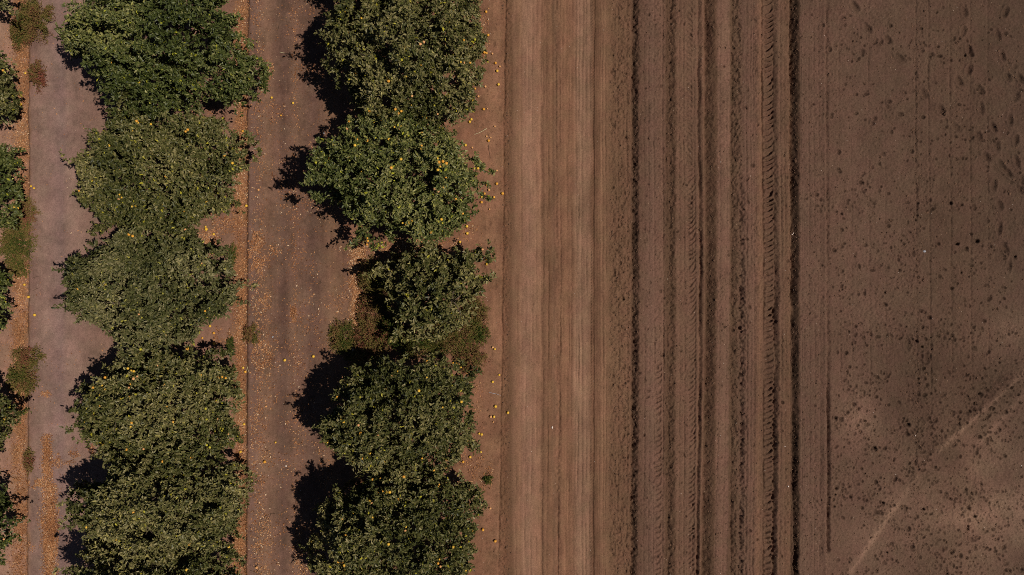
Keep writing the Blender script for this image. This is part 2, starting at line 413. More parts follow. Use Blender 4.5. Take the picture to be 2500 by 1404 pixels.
# soil colours in sRGB, darker along ruts and furrows and towards the right
KEYS = [(-400, (150, 120, 106)), (0, (148, 114, 98)), (64, (142, 108, 90)), (76, (130, 102, 92)), (110, (142, 114, 104)), (150, (130, 105, 99)), (165, (141, 113, 103)), (230, (133, 105, 93)),
        (300, (126, 97, 84)), (560, (128, 96, 80)), (598, (120, 88, 72)), (612, (112, 86, 76)), (650, (121, 92, 76)), (690, (100, 76, 66)), (720, (115, 87, 73)), (765, (100, 76, 66)),
        (815, (114, 86, 69)), (860, (114, 84, 70)), (900, (118, 86, 68)), (1150, (126, 90, 70)), (1215, (130, 95, 74)), (1232, (112, 80, 61)), (1248, (106, 78, 60)), (1256, (122, 91, 72)),
        (1270, (129, 96, 76)), (1276, (136, 102, 83)), (1290, (139, 105, 86)), (1314, (134, 100, 80)), (1326, (118, 87, 68)), (1345, (120, 88, 68)), (1352, (113, 84, 66)), (1362, (122, 89, 70)), (1378, (130, 95, 74)), (1395, (122, 89, 70)),
        (1410, (132, 101, 82)), (1436, (130, 99, 80)), (1447, (104, 76, 59)), (1459, (110, 81, 63)), (1468, (126, 94, 74)), (1484, (120, 90, 70)), (1495, (110, 82, 64)), (1538, (108, 80, 63)),
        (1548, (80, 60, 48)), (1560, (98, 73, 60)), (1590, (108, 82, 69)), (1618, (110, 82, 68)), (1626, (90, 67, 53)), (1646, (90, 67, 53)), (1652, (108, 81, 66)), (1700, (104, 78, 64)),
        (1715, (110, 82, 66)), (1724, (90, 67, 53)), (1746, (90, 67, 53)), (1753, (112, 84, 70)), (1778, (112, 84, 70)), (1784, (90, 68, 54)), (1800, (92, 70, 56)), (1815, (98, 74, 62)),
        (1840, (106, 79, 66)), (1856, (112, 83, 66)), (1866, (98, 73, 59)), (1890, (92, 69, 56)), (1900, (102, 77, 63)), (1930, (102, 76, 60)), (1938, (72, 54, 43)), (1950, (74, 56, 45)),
        (1956, (100, 76, 64)), (2020, (98, 74, 62)), (2100, (98, 75, 63)), (2230, (92, 71, 59)), (2350, (90, 69, 57)), (2500, (86, 67, 56)), (3200, (84, 66, 54))]
ku = np.array([k[0] for k in KEYS], float); kc = np.array([lin(k[1]) for k in KEYS])
wroad = ((vn(v / 150, u / 60, 2) - 0.5) * 9 + (vn(v / 40, u / 30, 4) - 0.5) * 5) * road
uw = u + wroad + wob * 0.6 - (ln(0, 1, -7) * sst(1640, 1750, u) * (1 - sst(1900, 1960, u))) + (vn(u / 12, v / 14, 5) - 0.5) * 5 * fieldness
COL = np.stack([np.interp(uw, ku, kc[:, i]) for i in range(3)], -1)
br = 1 + (vn(u / 140, v / 200, 2) - 0.5) * 0.16 + (vn(u / 35, v / 50, 5) - 0.5) * 0.12 + (vn(u / 70, v / 60, 3) - 0.5) * 0.22 * sst(1980, 2060, u) * sst(650, 950, v) + ((vn((u + wroad) / 7, v / 60, 1) - 0.5) * 0.16 + (vn((u + wroad) / 5, v / 180, 6) - 0.5) * 0.16 * sst(.3, .7, vn(u / 30, v / 120, 3)) + (vn(u / 3.2, v / 3.6, 5) - 0.5) * 0.16 + (vn(u / 16, v / 22, 7) - 0.5) * 0.12 + (sst(0.35, 0.65, vn(u / 10, v / 26, 3)) - 0.5) * 0.10) * road + (vn(u / 3.4, v / 3.4, 0) - 0.5) * 0.22 * fieldness
br += orch * ((vn(u / 7, v / 8, 5) - 0.5) * 0.16 + (vn(u / 4.5, v / 150, 3) - 0.5) * 0.14 * sst(600, 630, u) + (vn(u / 4, v / 4, 2) - 0.5) * 0.12 + sst(0.55, 0.75, vn(u / 24, v / 40, 1)) * -0.10 + sst(0.6, 0.8, vn(u / 30, v / 36, 4)) * 0.12 + (vn(u / 14, v / 16, 3) - 0.5) * 0.16 + (vn(u / 30, v / 260, 7) - 0.5) * 0.16)
# lighter and darker patches of the field, darker towards the top right
br *= 1 + 0.5 * np.exp(-(((u - 2390) / 190) ** 2 + ((v - 1250) / 180) ** 2)) * (0.5 + 1.1 * vn(u / 50, v / 50, 1)) + 0.25 * np.exp(-(((u - 2090) / 60) ** 2 + ((v - 1020) / 60) ** 2)) \
        + 0.2 * np.exp(-(((u - 2460) / 80) ** 2 + ((v - 820) / 60) ** 2)) - 0.10 * np.exp(-(((u - 2330) / 140) ** 2 + ((v - 930) / 100) ** 2))
for pu_, pv_, a_, b_, g_ in ((2400, 1120, 55, 60, .30), (2340, 1060, 50, 28, .16), (2480, 1240, 60, 70, .22), (2370, 1260, 70, 60, .16), (2105, 1040, 45, 45, .16), (2150, 1300, 60, 60, .12), (2480, 800, 45, 40, .2), (2190, 1000, 60, 40, -.12), (2270, 1090, 50, 45, -.14), (2440, 960, 60, 45, -.12), (2230, 870, 90, 60, -.08)):
    br *= 1 + g_ * np.exp(-(((u - pu_) / a_) ** 2 + ((v - pv_) / b_) ** 2)) * (0.6 + 0.8 * vn(u / 20, v / 20, 6))
br *= 1 + 0.55 * np.clip(DIAG, 0, 1) - 0.22 * np.clip(DG2, 0, 1) * sst(0.35, 0.7, vn(u / 9, v / 9, 2))
br *= 1 - 0.07 * fieldness * sst(0.45, 0.75, vn(u / 22, v / 22, 4)) * sst(900, 600, v) - 0.03 * sst(700, 0, v) * sst(1950, 2400, u)
# dusty pale streaks on the road
br *= 1 + 0.10 * np.exp(-((u - 1412) / 12) ** 2) * sst(0.4, 0.7, vn(u / 8, v / 35, 1))
br *= 1 - CD
COL *= br[..., None]
# earth stained by rotted leaves in the furrows under the litter
for cen, wd in ((ln(52, 50, 48), 20), (ln(588, 586, 584), 18), (ln(878, 872, 876), 17)):
    m = (np.exp(-((u - cen + (vn(u / 30, v / 18, 2) - 0.5) * 12) / wd) ** 4) * (0.35 + 0.65 * sst(0.25, 0.6, vn(u / 14, v / 16, 4))))[..., None] * 0.8
    COL = COL * (1 - m) + lin((128, 90, 62)) * m
COL *= (1 - 0.08 * sst(320, 200, u) * sst(40, 90, u))[..., None]
COL = np.clip(COL, 0.005, 0.6)

XW = (u - 1250) / 100.0; YW = (702 - v) / 100.0
ZM = Z / 100.0
VV = np.stack([XW, YW, ZM], -1)
def sheet(name, c0, c1, label):
    """columns c0..c1 of the ground grid as one mesh"""
    n = c1 - c0 + 1; r = len(VS)
    idx = np.arange(r * n).reshape(r, n)
    F = np.stack([idx[1:, :-1], idx[1:, 1:], idx[:-1, 1:], idx[:-1, :-1]], -1).reshape(-1, 4)
    me = mesh_np(name, VV[:, c0:c1 + 1].reshape(-1, 3), F, M_SOIL, True, None, COL[:, c0:c1 + 1].reshape(-1, 3))
    return tag(link(name, me), label, None, None, 'structure')
cA = int(np.searchsorted(US, 1236)); cB = int(np.searchsorted(US, 1478))
sheet('orchard_ground', 0, cA, 'bare brown earth between the rows of orange trees')
sheet('dirt_road', cA, cB, 'smooth pale brown dirt road beside the orchard')
sheet('ploughed_field', cB, len(US) - 1, 'dark brown bare field with wheel ruts and footprints')

def gz(pu, pv):
    """ground height in metres below photo pixel(s)"""
    pu = np.asarray(pu, float); pv = np.asarray(pv, float)
    i = np.clip(np.searchsorted(US, pu) - 1, 0, len(US) - 2); j = np.clip(np.searchsorted(VS, pv) - 1, 0, len(VS) - 2)
    fu = (pu - US[i]) / (US[i + 1] - US[i]); fv = (pv - VS[j]) / (VS[j + 1] - VS[j])
    return (ZM[j, i] * (1 - fu) + ZM[j, i + 1] * fu) * (1 - fv) + (ZM[j + 1, i] * (1 - fu) + ZM[j + 1, i + 1] * fu) * fv

# ---------------------------------------------------------------- leaves
def unit(a):
    return a / np.maximum(np.linalg.norm(a, axis=1, keepdims=True), 1e-9)
def leaf_mesh(P, D, Nn, Ln, Wd, var, fold=0.25):
    """folded lance-shaped leaves: P base, D direction, Nn face normal"""
    D = unit(D); S = unit(np.cross(D, Nn)); Nn = np.cross(S, D)
    Ln = Ln[:, None]; Wd = Wd[:, None]
    up = Nn * Wd * fold
    tip = P + D * Ln - Nn * Ln * 0.12
    l1 = P + D * Ln * 0.33 - S * Wd * 0.5 + up; l2 = P + D * Ln * 0.72 - S * Wd * 0.38 + up * 0.6
    r1 = P + D * Ln * 0.33 + S * Wd * 0.5 + up; r2 = P + D * Ln * 0.72 + S * Wd * 0.38 + up * 0.6
    n = len(P)
    V = np.stack([P, l1, l2, tip, r2, r1], 1).reshape(-1, 3)
    b = np.arange(n)[:, None] * 6
    F = np.concatenate([b + np.array([[0, 3, 2, 1]]), b + np.array([[0, 5, 4, 3]])], 1).reshape(-1, 4)
    return V, F, np.repeat(var, 6)

def tube_mesh(paths, sides=6):
    """paths: list of (points (k,3), radii (k)) -> V, F quads"""
    Vs, Fs, o = [], [], 0
    for pts, rad in paths:
        pts = np.asarray(pts, float); k = len(pts)
        t = np.gradient(pts, axis=0); t = unit(t)
        ref = np.where(np.abs(t[:, 2:3]) > 0.9, np.array([[1., 0, 0]]), np.array([[0, 0, 1.]]))
        a = unit(np.cross(t, ref)); b = np.cross(t, a)
        an = np.linspace(0, 2 * np.pi, sides, endpoint=False)
        ring = pts[:, None] + (a[:, None] * np.cos(an)[None, :, None] + b[:, None] * np.sin(an)[None, :, None]) * np.asarray(rad)[:, None, None]
        Vs.append(ring.reshape(-1, 3))
        i = np.arange(k - 1)[:, None] * sides + o; j = np.arange(sides)[None]; j2 = (j + 1) % sides
        Fs.append(np.stack([i + j, i + j2, i + sides + j2, i + sides + j], -1).reshape(-1, 4))
        o += k * sides
    return np.concatenate(Vs), np.concatenate(Fs)

# ---------------------------------------------------------------- oranges
def orange_mesh(name, r, mat, seed):
    rs = RS(seed); nu, nv = 10, 7
    Vl = [(0, 0, 1)]
    for i in range(1, nv):
        th = math.pi * i / nv
        for j in range(nu):
            ph = 2 * math.pi * j / nu
            Vl.append((math.sin(th) * math.cos(ph), math.sin(th) * math.sin(ph), math.cos(th)))
    Vl.append((0, 0, -1))
    Vl = np.array(Vl)
    Vl[:, 2] *= 0.93; Vl[0, 2] *= 0.94                  # flattened, dimpled at the stalk
    Vl *= (1 + rs.uniform(-0.015, 0.015, (len(Vl), 1))) * r
    F = []
    for j in range(nu): F.append((0, 1 + j, 1 + (j + 1) % nu))
    for i in range(nv - 2):
        for j in range(nu):
            a = 1 + i * nu + j; b = 1 + i * nu + (j + 1) % nu
            F.append((a, a + nu, b + nu, b))
    e = len(Vl) - 1
    for j in range(nu): F.append((e, 1 + (nv - 2) * nu + (j + 1) % nu, 1 + (nv - 2) * nu + j))
    me = bpy.data.meshes.new(name); me.from_pydata([tuple(x) for x in Vl], [], F)
    me.polygons.foreach_set('use_smooth', [True] * len(F)); me.materials.append(mat)
    return me
OR_ME = [orange_mesh('orange', 0.041, M_OR[0], 1), orange_mesh('orange', 0.040, M_OR[1], 2), orange_mesh('orange', 0.039, M_OR[2], 3), orange_mesh('orange', 0.036, M_OR[3], 4)]

# ---------------------------------------------------------------- orange trees
def make_tree(name, label, group, lobes, pal='olive', seed=1, dens=1.0, gap=0.42, nfruit=30, tone=0.0, shoots=120, leaf=1.02, clump=1.0, size=0.93, crack=0.055, shift=0, manual_shoots=()):
    rs = RS(seed)
    # lobes: (u, v, ru, rv, centre height, half height) as they appear in the photograph
    LB = []
    for (lu, lv, ru, rv, zc, rz) in lobes:
        lu += shift
        x, y = W(lu, lv, zc); f = (1 - zc / H) / 100 * size
        LB.append((np.array([x, y, zc]), np.array([ru * f, rv * f * 0.97, rz])))
    base = LB[0][0].copy(); bx, by = base[0] , base[1]
    bu, bv = bx * 100 + 1250, 702 - by * 100
    bz = float(gz(bu, bv)) - 0.02
    org = np.array([bx, by, bz])
    root = empty(name, tuple(org), label, 'orange tree', group)
    # irregular bulges round every lobe
    ext = [(c, r * 0.86) for c, r in LB]
    nmain = len(ext)
    for c, r in LB:
        ar = 4 * np.pi * (((r[0] * r[1]) ** 1.6 + (r[0] * r[2]) ** 1.6 + (r[1] * r[2]) ** 1.6) / 3) ** (1 / 1.6)
        for k in range(int(ar * 4.2 * clump)):
            d = unit(rs.normal(size=(1, 3)))[0]
            if d[2] < -0.55: continue
            rr = rs.uniform(0.13, 0.36) * np.array([rs.uniform(0.85, 1.25), rs.uniform(0.85, 1.25), rs.uniform(0.7, 1.0)])
            p = c + d * (r * (1 + 0.28 * (vn3((c + d * r)[None], 1.3, seed)[0] - 0.55)) - rr * rs.uniform(-0.1, 1.1))
            ins = False
            for c2, r2 in LB:
                if c2 is c: continue
                if (((p - c2) / r2) ** 2).sum() < 0.62: ins = True
            if not ins: ext.append((p, rr))
    P, Nn, G = [], [], []
    for li, (c, r) in enumerate(ext):
        area = 4 * np.pi * (((r[0] * r[1]) ** 1.6 + (r[0] * r[2]) ** 1.6 + (r[1] * r[2]) ** 1.6) / 3) ** (1 / 1.6)
        for shell, dn in (((0.97, 34), (0.8, 30), (0.6, 26)) if li < nmain else ((1.0, 125), (0.6, 10))):
            n = int(area * dn * dens)
            if n < 3: continue
            d = unit(rs.normal(size=(n, 3)))
            d = d[d[:, 2] > -0.75 if shell > 0.8 else d[:, 2] > -0.5]
            q = c + d * r * shell
            ns = ((vn3(q, 1.3, seed) - 0.5) * 0.3 + (vn3(q, 3.7, seed + 3) - 0.5) * 0.2) if li < nmain else (vn3(q, 6, seed) - 0.5) * 0.5
            q = c + d * r * (shell + ns + rs.uniform(-0.03, 0.02, (len(d)))) [:, None]
            keep = np.ones(len(q), bool)
            for lj, (c2, r2) in enumerate(ext):
                if lj == li: continue
                keep &= (((q - c2) / r2) ** 2).sum(1) > ((0.86 if lj < nmain else 0.7) * shell) ** 2
            if shell > 0.9:
                keep &= (vn3(q, 3.1, seed + 9) * 0.6 + vn3(q, 7.0, seed + 5) * 0.4) > gap
            keep &= q[:, 2] > 0.18
            if li >= nmain or shell > 0.9:
                qq = q + (vn3(q, 5, 3)[:, None] - 0.5) * 0.12
                keep &= (np.abs(vn3(qq, 1.7, seed + 4) - 0.5) > crack) & (np.abs(vn3(qq, 2.6, seed + 6) - 0.5) > crack * 0.8)
            q = q[keep]; nn = unit(d[keep] / r)
            P.append(q); Nn.append(nn); G.append(np.full(len(q), shell))
    P = np.concatenate(P); Nn = np.concatenate(Nn); G = np.concatenate(G)
    outer = np.where(G > 0.99)[0]
    # free shoots that break the outline
    SP, SN = [], []
    pick = rs.choice(outer, shoots)
    pk = [(P[i], unit((Nn[i] * np.array([1, 1, 0.8]) + rs.normal(0, 0.35, 3) + np.array([0, 0, 0.25]))[None])[0], rs.uniform(0.1, 0.42)) for i in pick]
    for (su, sv, z, ang, L_) in manual_shoots:
        x, y = W(su, sv, z)
        for q_ in range(5): pk.append((np.array([x, y, z]) + rs.normal(0, 0.05, 3), np.array([math.cos(math.radians(ang + rs.uniform(-28, 28))), math.sin(math.radians(ang + rs.uniform(-28, 28))), rs.uniform(-0.1, 0.4)]), L_ * rs.uniform(0.5, 1.0)))
    for p, d, L_ in pk:
        for t in np.arange(0.0, L_, 0.045):
            SP.append(p + d * t + rs.normal(0, 0.032, 3)); SN.append(unit((d + rs.normal(0, 0.4, 3))[None])[0])
    nb = len(P)
    P = np.concatenate([P, np.array(SP)]); Nn = np.concatenate([Nn, np.array(SN)]); G = np.concatenate([G, np.full(len(SP), 1.2)])
    # every point carries a twig tip with several leaves
    K = 10
    n = len(P)
    tw = unit(Nn * 0.7 + np.array([0, 0, 0.45]) + rs.normal(0, 0.35, (n, 3)))
    i = np.repeat(np.arange(n), K)
    if True:
        sel = rs.rand(len(i)) < np.where(G[i] > 1.1, 0.6, np.where(G[i] > 0.9, 0.88, np.where(G[i] > 0.75, 0.8, 0.75)))
        i = i[sel]
    al = rs.uniform(0, 0.11, len(i))
    rnd = unit(rs.normal(size=(len(i), 3)))
    D = unit(tw[i] * 0.45 + rnd * 0.85 + np.array([0, 0, 0.05]))
    bp = P[i] + tw[i] * (al - 0.03)[:, None] + rs.normal(0, 0.016, (len(i), 3))
    fn = unit(np.array([0, 0, 0.75]) + Nn[i] * 0.45 + rs.normal(0, 0.55, (len(i), 3)))
    Ln = rs.uniform(0.055, 0.095, len(i)) * leaf; Wd = Ln * rs.uniform(0.42, 0.56, len(i))
    cl = vn3(bp, 1.1, seed + 2)
    var = np.clip(rs.normal(0.48, 0.2, len(i)) + (cl - 0.5) * 0.55 + tone, 0, 0.95)
    var[rs.rand(len(i)) < 0.012] = 1.0
    V, F, A = leaf_mesh(bp, D, fn, Ln, Wd, var)
    V = V - org
    cr = link('crown', mesh_np('crown', V, F, M_LEAF[pal], False, {'var': A}), root)
    # trunk and limbs
    c0, r0 = LB[0]
    top = np.array([0, 0, 0.5])
    tr = [(np.array([(0, 0, -0.06), (0.01, 0, 0.12), (0.0, 0.02, 0.32), top]), [0.13, 0.1, 0.09, 0.085])]
    V, F = tube_mesh(tr, 10)
    link('trunk', mesh_np('trunk', V, F, M_BARK, True), root)
    lm = []
    for k in range(7):
        a = k * 2.4 + rs.uniform(-0.4, 0.4)
        tgt = (c0 - org) + np.array([math.cos(a) * r0[0] * 0.62, math.sin(a) * r0[1] * 0.62, rs.uniform(0.1, 0.6) * r0[2]])
        mid = top + (tgt - top) * 0.5 + np.array([0, 0, 0.12]) + rs.normal(0, 0.06, 3)
        lm.append((np.array([top - (0, 0, 0.05), top + (mid - top) * 0.5 + rs.normal(0, 0.03, 3), mid, mid + (tgt - mid) * 0.6 + rs.normal(0, 0.05, 3), tgt]), [0.055, 0.045, 0.034, 0.024, 0.012]))
        for q in range(3):
            t2 = mid + (tgt - mid) * rs.uniform(0.1, 0.9); e2 = t2 + unit(rs.normal(size=(1, 3)))[0] * 0.45 + np.array([0, 0, 0.15])
            lm.append((np.array([t2, (t2 + e2) / 2 + rs.normal(0, 0.03, 3), e2]), [0.018, 0.013, 0.006]))
    V, F = tube_mesh(lm, 6)
    link('limbs', mesh_np('limbs', V, F, M_BARK, True), root)
    # fruit hanging at the outside of the crown
    cand = outer[(Nn[outer, 2] > 0.05)]
    inframe = []
    for q in cand:
        s = H / (H - P[q, 2]); uu = 1250 + P[q, 0] * 100 * s; vv = 702 - P[q, 1] * 100 * s
        if -5 < uu < 2505 and -5 < vv < 1409: inframe.append(q)
    k = 0
    if inframe:
        last = None
        for q in rs.choice(inframe, min(nfruit, 95)):
            if last is not None and rs.rand() < 0.25: pos = last + unit(rs.normal(size=(1, 3)) * [1, 1, .3])[0] * 0.085
            else: pos = P[q] + Nn[q] * rs.uniform(0.0, 0.06) + np.array([0, 0, 0.03])
            last = pos
            mi = rs.choice(4, p=[0.42, 0.34, 0.12, 0.12])
            o = link('orange', OR_ME[mi], root, tuple(pos - org)); s_ = rs.uniform(0.52, 0.88); o.scale = (s_, s_, s_)
            o.rotation_euler = tuple(rs.uniform(-0.8, 0.8, 3))
    return root

GA, GB, GC = 'orange trees of the leftmost row cut by the frame', 'orange trees of the middle row', 'orange trees of the row beside the dirt road'
# leftmost row: only the right flanks are in the photo
make_tree('orange_tree', 'tree in top left corner showing only a few leaf tips', GA, [(-185, -70, 205, 130, 1.5, 1.2)], 'dusty', 101, nfruit=0, shift=-20)
make_tree('orange_tree', 'dark orange tree flank at left frame edge beside the upper reddish weeds', GA, [(-165, 190, 195, 140, 1.5, 1.25), (-40, 200, 75, 75, 1.3, 0.9)], 'olive', 102, nfruit=3, shift=-20)
make_tree('orange_tree', 'bright orange tree flank at left edge just above the big olive weed patch', GA, [(-155, 455, 200, 130, 1.5, 1.25), (-30, 440, 85, 70, 1.3, 0.9)], 'green', 103, nfruit=3, shift=-14)
make_tree('orange_tree', 'orange tree flank at left edge halfway down beside pale tan leaf litter', GA, [(-175, 745, 205, 135, 1.5, 1.25), (-40, 735, 78, 90, 1.3, 0.9)], 'green', 104, nfruit=3, tone=0.1, shift=-22)
make_tree('orange_tree', 'orange tree flank at left edge below the brown weed that spills over the lane', GA, [(-170, 1035, 200, 130, 1.5, 1.25), (-40, 1045, 80, 85, 1.3, 0.9)], 'olive', 105, nfruit=3, shift=-20)
make_tree('orange_tree', 'orange tree flank in bottom left corner left of the long leaf pile', GA, [(-175, 1300, 200, 135, 1.5, 1.25), (-45, 1315, 80, 75, 1.3, 0.9), (-60, 1225, 70, 50, 1.1, 0.7)], 'green', 106, nfruit=3, shift=-20)
# middle row
make_tree('orange_tree', 'largest greenest tree at top of middle row, shadow along its lower left side', GB,
          [(395, 80, 195, 165, 1.55, 1.3), (500, 185, 118, 88, 1.4, 1.0), (375, 215, 85, 60, 1.3, 0.9), (285, 100, 100, 85, 1.4, 1.0)], 'green', 201, nfruit=9, shoots=130,
          manual_shoots=[(190, 85, 1.0, 178, 0.35), (200, 130, 0.9, 190, 0.25)])
make_tree('orange_tree', 'second tree from top of middle row, olive leaves and scattered oranges', GB,
          [(405, 425, 172, 128, 1.5, 1.2), (350, 350, 88, 62, 1.3, 0.9), (500, 365, 92, 72, 1.35, 0.9), (300, 445, 95, 72, 1.3, 0.9), (400, 520, 110, 55, 1.3, 0.9), (330, 300, 45, 30, .9, .6)], 'olive', 202, nfruit=45,
          manual_shoots=[(225, 400, 1.0, 175, 0.3), (225, 470, 1.0, 190, 0.35), (250, 555, 0.8, 200, 0.25)])
make_tree('orange_tree', 'dusty round third tree of middle row with one small dark hole in crown', GB,
          [(378, 715, 180, 120, 1.5, 1.2), (290, 690, 105, 72, 1.3, 0.9), (470, 690, 92, 90, 1.35, 0.95), (380, 790, 110, 52, 1.25, 0.85), (375, 610, 100, 40, 1.2, 0.8)], 'dusty', 203, nfruit=22, gap=0.38,
          manual_shoots=[(205, 690, 0.9, 170, 0.3), (190, 745, 0.9, 180, 0.25)])
make_tree('orange_tree', 'fourth tree of middle row, thickly leaved and freckled with many oranges', GB,
          [(405, 990, 176, 114, 1.5, 1.2), (470, 920, 98, 62, 1.3, 0.95), (320, 985, 100, 92, 1.35, 0.9), (480, 1050, 100, 60, 1.3, 0.9), (330, 1080, 70, 50, 1.2, .8)], 'olive', 204, nfruit=80, gap=0.36,
          manual_shoots=[(275, 912, 1.1, 160, 0.2), (230, 950, 1.0, 178, 0.3), (240, 1045, .9, 190, .3)])
make_tree('orange_tree', 'fifth tree of middle row with a big black shadow at its upper left', GB,
          [(400, 1225, 172, 108, 1.55, 1.25), (490, 1190, 100, 75, 1.35, 0.95), (300, 1235, 100, 70, 1.3, 0.9), (470, 1270, 115, 50, 1.2, 0.9), (375, 1145, 75, 40, 1.2, .8)], 'olive', 205, nfruit=28, tone=0.08,
          manual_shoots=[(215, 1190, 1.0, 180, 0.35)])
make_tree('orange_tree', 'bottom tree of the middle row cut by the lower frame edge', GB,
          [(390, 1440, 185, 115, 1.6, 1.3), (310, 1370, 100, 55, 1.3, 0.9), (470, 1385, 95, 60, 1.3, 0.9)], 'olive', 206, nfruit=8)
# row beside the road
make_tree('orange_tree', 'branch tips of a tree above the frame, top of road side row', GC,
          [(985, -200, 190, 135, 1.5, 1.2), (900, -85, 85, 70, 1.3, .9)], 'olive', 301, nfruit=0)
make_tree('orange_tree', 'topmost whole tree of road side row with a wide shadow to its left', GC,
          [(985, 120, 172, 160, 1.55, 1.3), (1070, 60, 98, 90, 1.4, 1.0), (1075, 200, 90, 92, 1.3, 0.95), (915, 85, 90, 92, 1.3, .95), (960, 250, 98, 62, 1.2, 0.85)], 'olive', 302, nfruit=85, shoots=130,
          manual_shoots=[(840, 50, 1.3, 160, 0.3)])
make_tree('orange_tree', 'second tree of road side row, shadow reaching left like a pointed finger', GC,
          [(970, 438, 182, 124, 1.55, 1.25), (1080, 420, 92, 95, 1.35, 1.0), (870, 430, 95, 80, 1.3, 0.95), (960, 350, 105, 62, 1.3, 0.9), (1000, 528, 115, 50, 1.2, 0.85), (1020, 480, 150, 90, 1.3, .9)], 'green', 303, nfruit=90, tone=0.12, shoots=60,
          manual_shoots=[(800, 432, 2.3, 182, 0.55), (790, 480, 1.9, 185, 0.3), (810, 400, 1.7, 176, 0.25)])
make_tree('orange_tree', 'small open young tree with dark gaps standing in weeds beside dirt road', GC,
          [(1050, 715, 104, 88, 1.15, 0.85), (1125, 690, 58, 54, 1.0, 0.6), (980, 668, 44, 36, 0.9, 0.5), (1040, 645, 60, 40, 1.0, 0.55), (1040, 780, 62, 44, 0.95, 0.5)], 'olive', 304, nfruit=3, gap=0.47, dens=0.7, tone=0.14, leaf=1.3, shoots=80, clump=1.1, crack=0.085, shift=12)
make_tree('orange_tree', 'fourth tree of road side row, just below the weed patch', GC,
          [(985, 1008, 168, 122, 1.5, 1.25), (1060, 945, 92, 70, 1.35, 0.95), (1075, 1030, 82, 85, 1.3, 0.95), (890, 1030, 92, 78, 1.35, 0.95), (960, 945, 75, 52, 1.3, 0.9), (930, 1095, 80, 45, 1.2, .8)], 'olive', 305, nfruit=92, gap=0.39,
          manual_shoots=[(1130, 1060, 0.9, -30, 0.35), (1140, 1075, 0.8, -40, 0.25)])
make_tree('orange_tree', 'lowest tree of road side row at the bottom edge, full of oranges', GC,
          [(985, 1300, 178, 135, 1.55, 1.3), (1060, 1240, 95, 95, 1.4, 1.0), (880, 1260, 92, 80, 1.35, 0.95), (1080, 1340, 85, 90, 1.35, 1.0), (975, 1165, 72, 50, 1.2, 0.8), (880, 1370, 95, 60, 1.3, .9)], 'olive', 306, nfruit=92, gap=0.4,
          manual_shoots=[(800, 1240, 1.2, 175, 0.3)])

# ---------------------------------------------------------------- weeds
def weed(name, label, cu, cv, ru, rv, h, tint, seed, n=None, group=None, grass=False):
    rs = RS(seed)
    x0, y0 = W(cu, cv, h * 0.4)
    z0 = float(gz(cu, cv))
    org = np.array([x0, y0, z0 - 0.01])
    f = 1 / 100.0
    ru *= 1.12; rv *= 1.12
    n = n or int(ru * rv * f * f * np.pi * 380) + 14
    th = rs.uniform(0, 2 * np.pi, n); rr = np.sqrt(rs.uniform(0.0, 1, n)) * (0.6 + 0.85 * vn(np.cos(th) * 3.2 + 5, np.sin(th) * 3.2 + 5, seed % 8))
    ends = np.stack([np.cos(th) * rr * ru * f, np.sin(th) * rr * rv * f, h * (1.05 - 0.75 * rr ** 2) * rs.uniform(0.5, 1.0, n)], 1)
    starts = ends * np.array([0.35, 0.35, 0]) + np.concatenate([rs.normal(0, 0.025, (n, 2)), np.zeros((n, 1))], 1)
    paths = []; BP, BD, T = [], [], []
    for k in range(n):
        mid = (starts[k] + ends[k]) / 2 + np.array([0, 0, h * 0.2]) + rs.normal(0, 0.02, 3)
        t = np.linspace(0, 1, 5)[:, None]
        pts = (1 - t) ** 2 * starts[k] + 2 * t * (1 - t) * mid + t * t * ends[k]
        if k % 2 == 0 or grass: paths.append((pts, np.linspace(0.005, 0.0018, 5)))
        m = 13 if not grass else 3
        tt = rs.uniform(0.3, 1.0, m)[:, None]
        q = (1 - tt) ** 2 * starts[k] + 2 * tt * (1 - tt) * mid + tt * tt * ends[k]
        BP.append(q + rs.normal(0, 0.018, (m, 3)))
        dd = ends[k] - mid
        BD.append(dd * (0.6 if not grass else 2.0) / max(np.linalg.norm(dd), 1e-3) + rs.normal(0, 0.7 if not grass else 0.25, (m, 3)))
        T.append(np.full(m, rs.normal(0, 0.13)))
    BP = np.concatenate(BP); BD = np.concatenate(BD); T = np.concatenate(T)
    m = len(BP)
    tv = np.clip(tint + T + rs.normal(0, 0.13, m) + (vn3(BP + org, 4.0, seed) - 0.5) * 0.7, 0, 1)
    fn = unit(np.array([0, 0, 0.8]) + rs.normal(0, 0.5, (m, 3)))
    Ln = rs.uniform(0.022, 0.048, m) if not grass else rs.uniform(0.12, 0.26, m)
    Wd = Ln * rs.uniform(0.35, 0.6, m) if not grass else np.full(m, 0.009)
    V, F, A = leaf_mesh(BP, BD, fn, Ln, Wd, tv)
    root = empty(name, tuple(org), label, 'weed' if not grass else 'grass tuft', group)
    link('foliage', mesh_np('foliage', V, F, M_WEED, False, {'var': A}), root)
    V, F = tube_mesh(paths, 4)
    link('stems', mesh_np('stems', V, F, M_WEED, False, {'var': np.full(len(V), min(1, tint + 0.1))}), root)
    return root
GW = 'dry weeds along the leaf furrow at left'
GX = 'weeds round the small young tree'
weed('weed', 'reddish brown weed in the top left corner spilling onto the lane', 78, 48, 42, 52, 0.45, 0.52, 401, group=GW)
weed('weed', 'dark red oval weed at the lane edge below the top left weed', 90, 183, 22, 34, 0.3, 0.78, 402, group=GW)
weed('weed', 'low brown green weed left of the uppermost reddish weed', 45, 75, 22, 45, 0.25, 0.5, 403, group=GW)
weed('weed', 'brown weed beside the bright green tree at left edge', 62, 518, 28, 36, 0.3, 0.58, 404, group=GW)
weed('weed', 'large olive weed patch between two trees at the left edge', 34, 590, 40, 52, 0.35, 0.36, 405, group=GW)
weed('weed', 'faded low olive weed under the large olive weed patch', 38, 650, 28, 26, 0.2, 0.42, 406, group=GW)
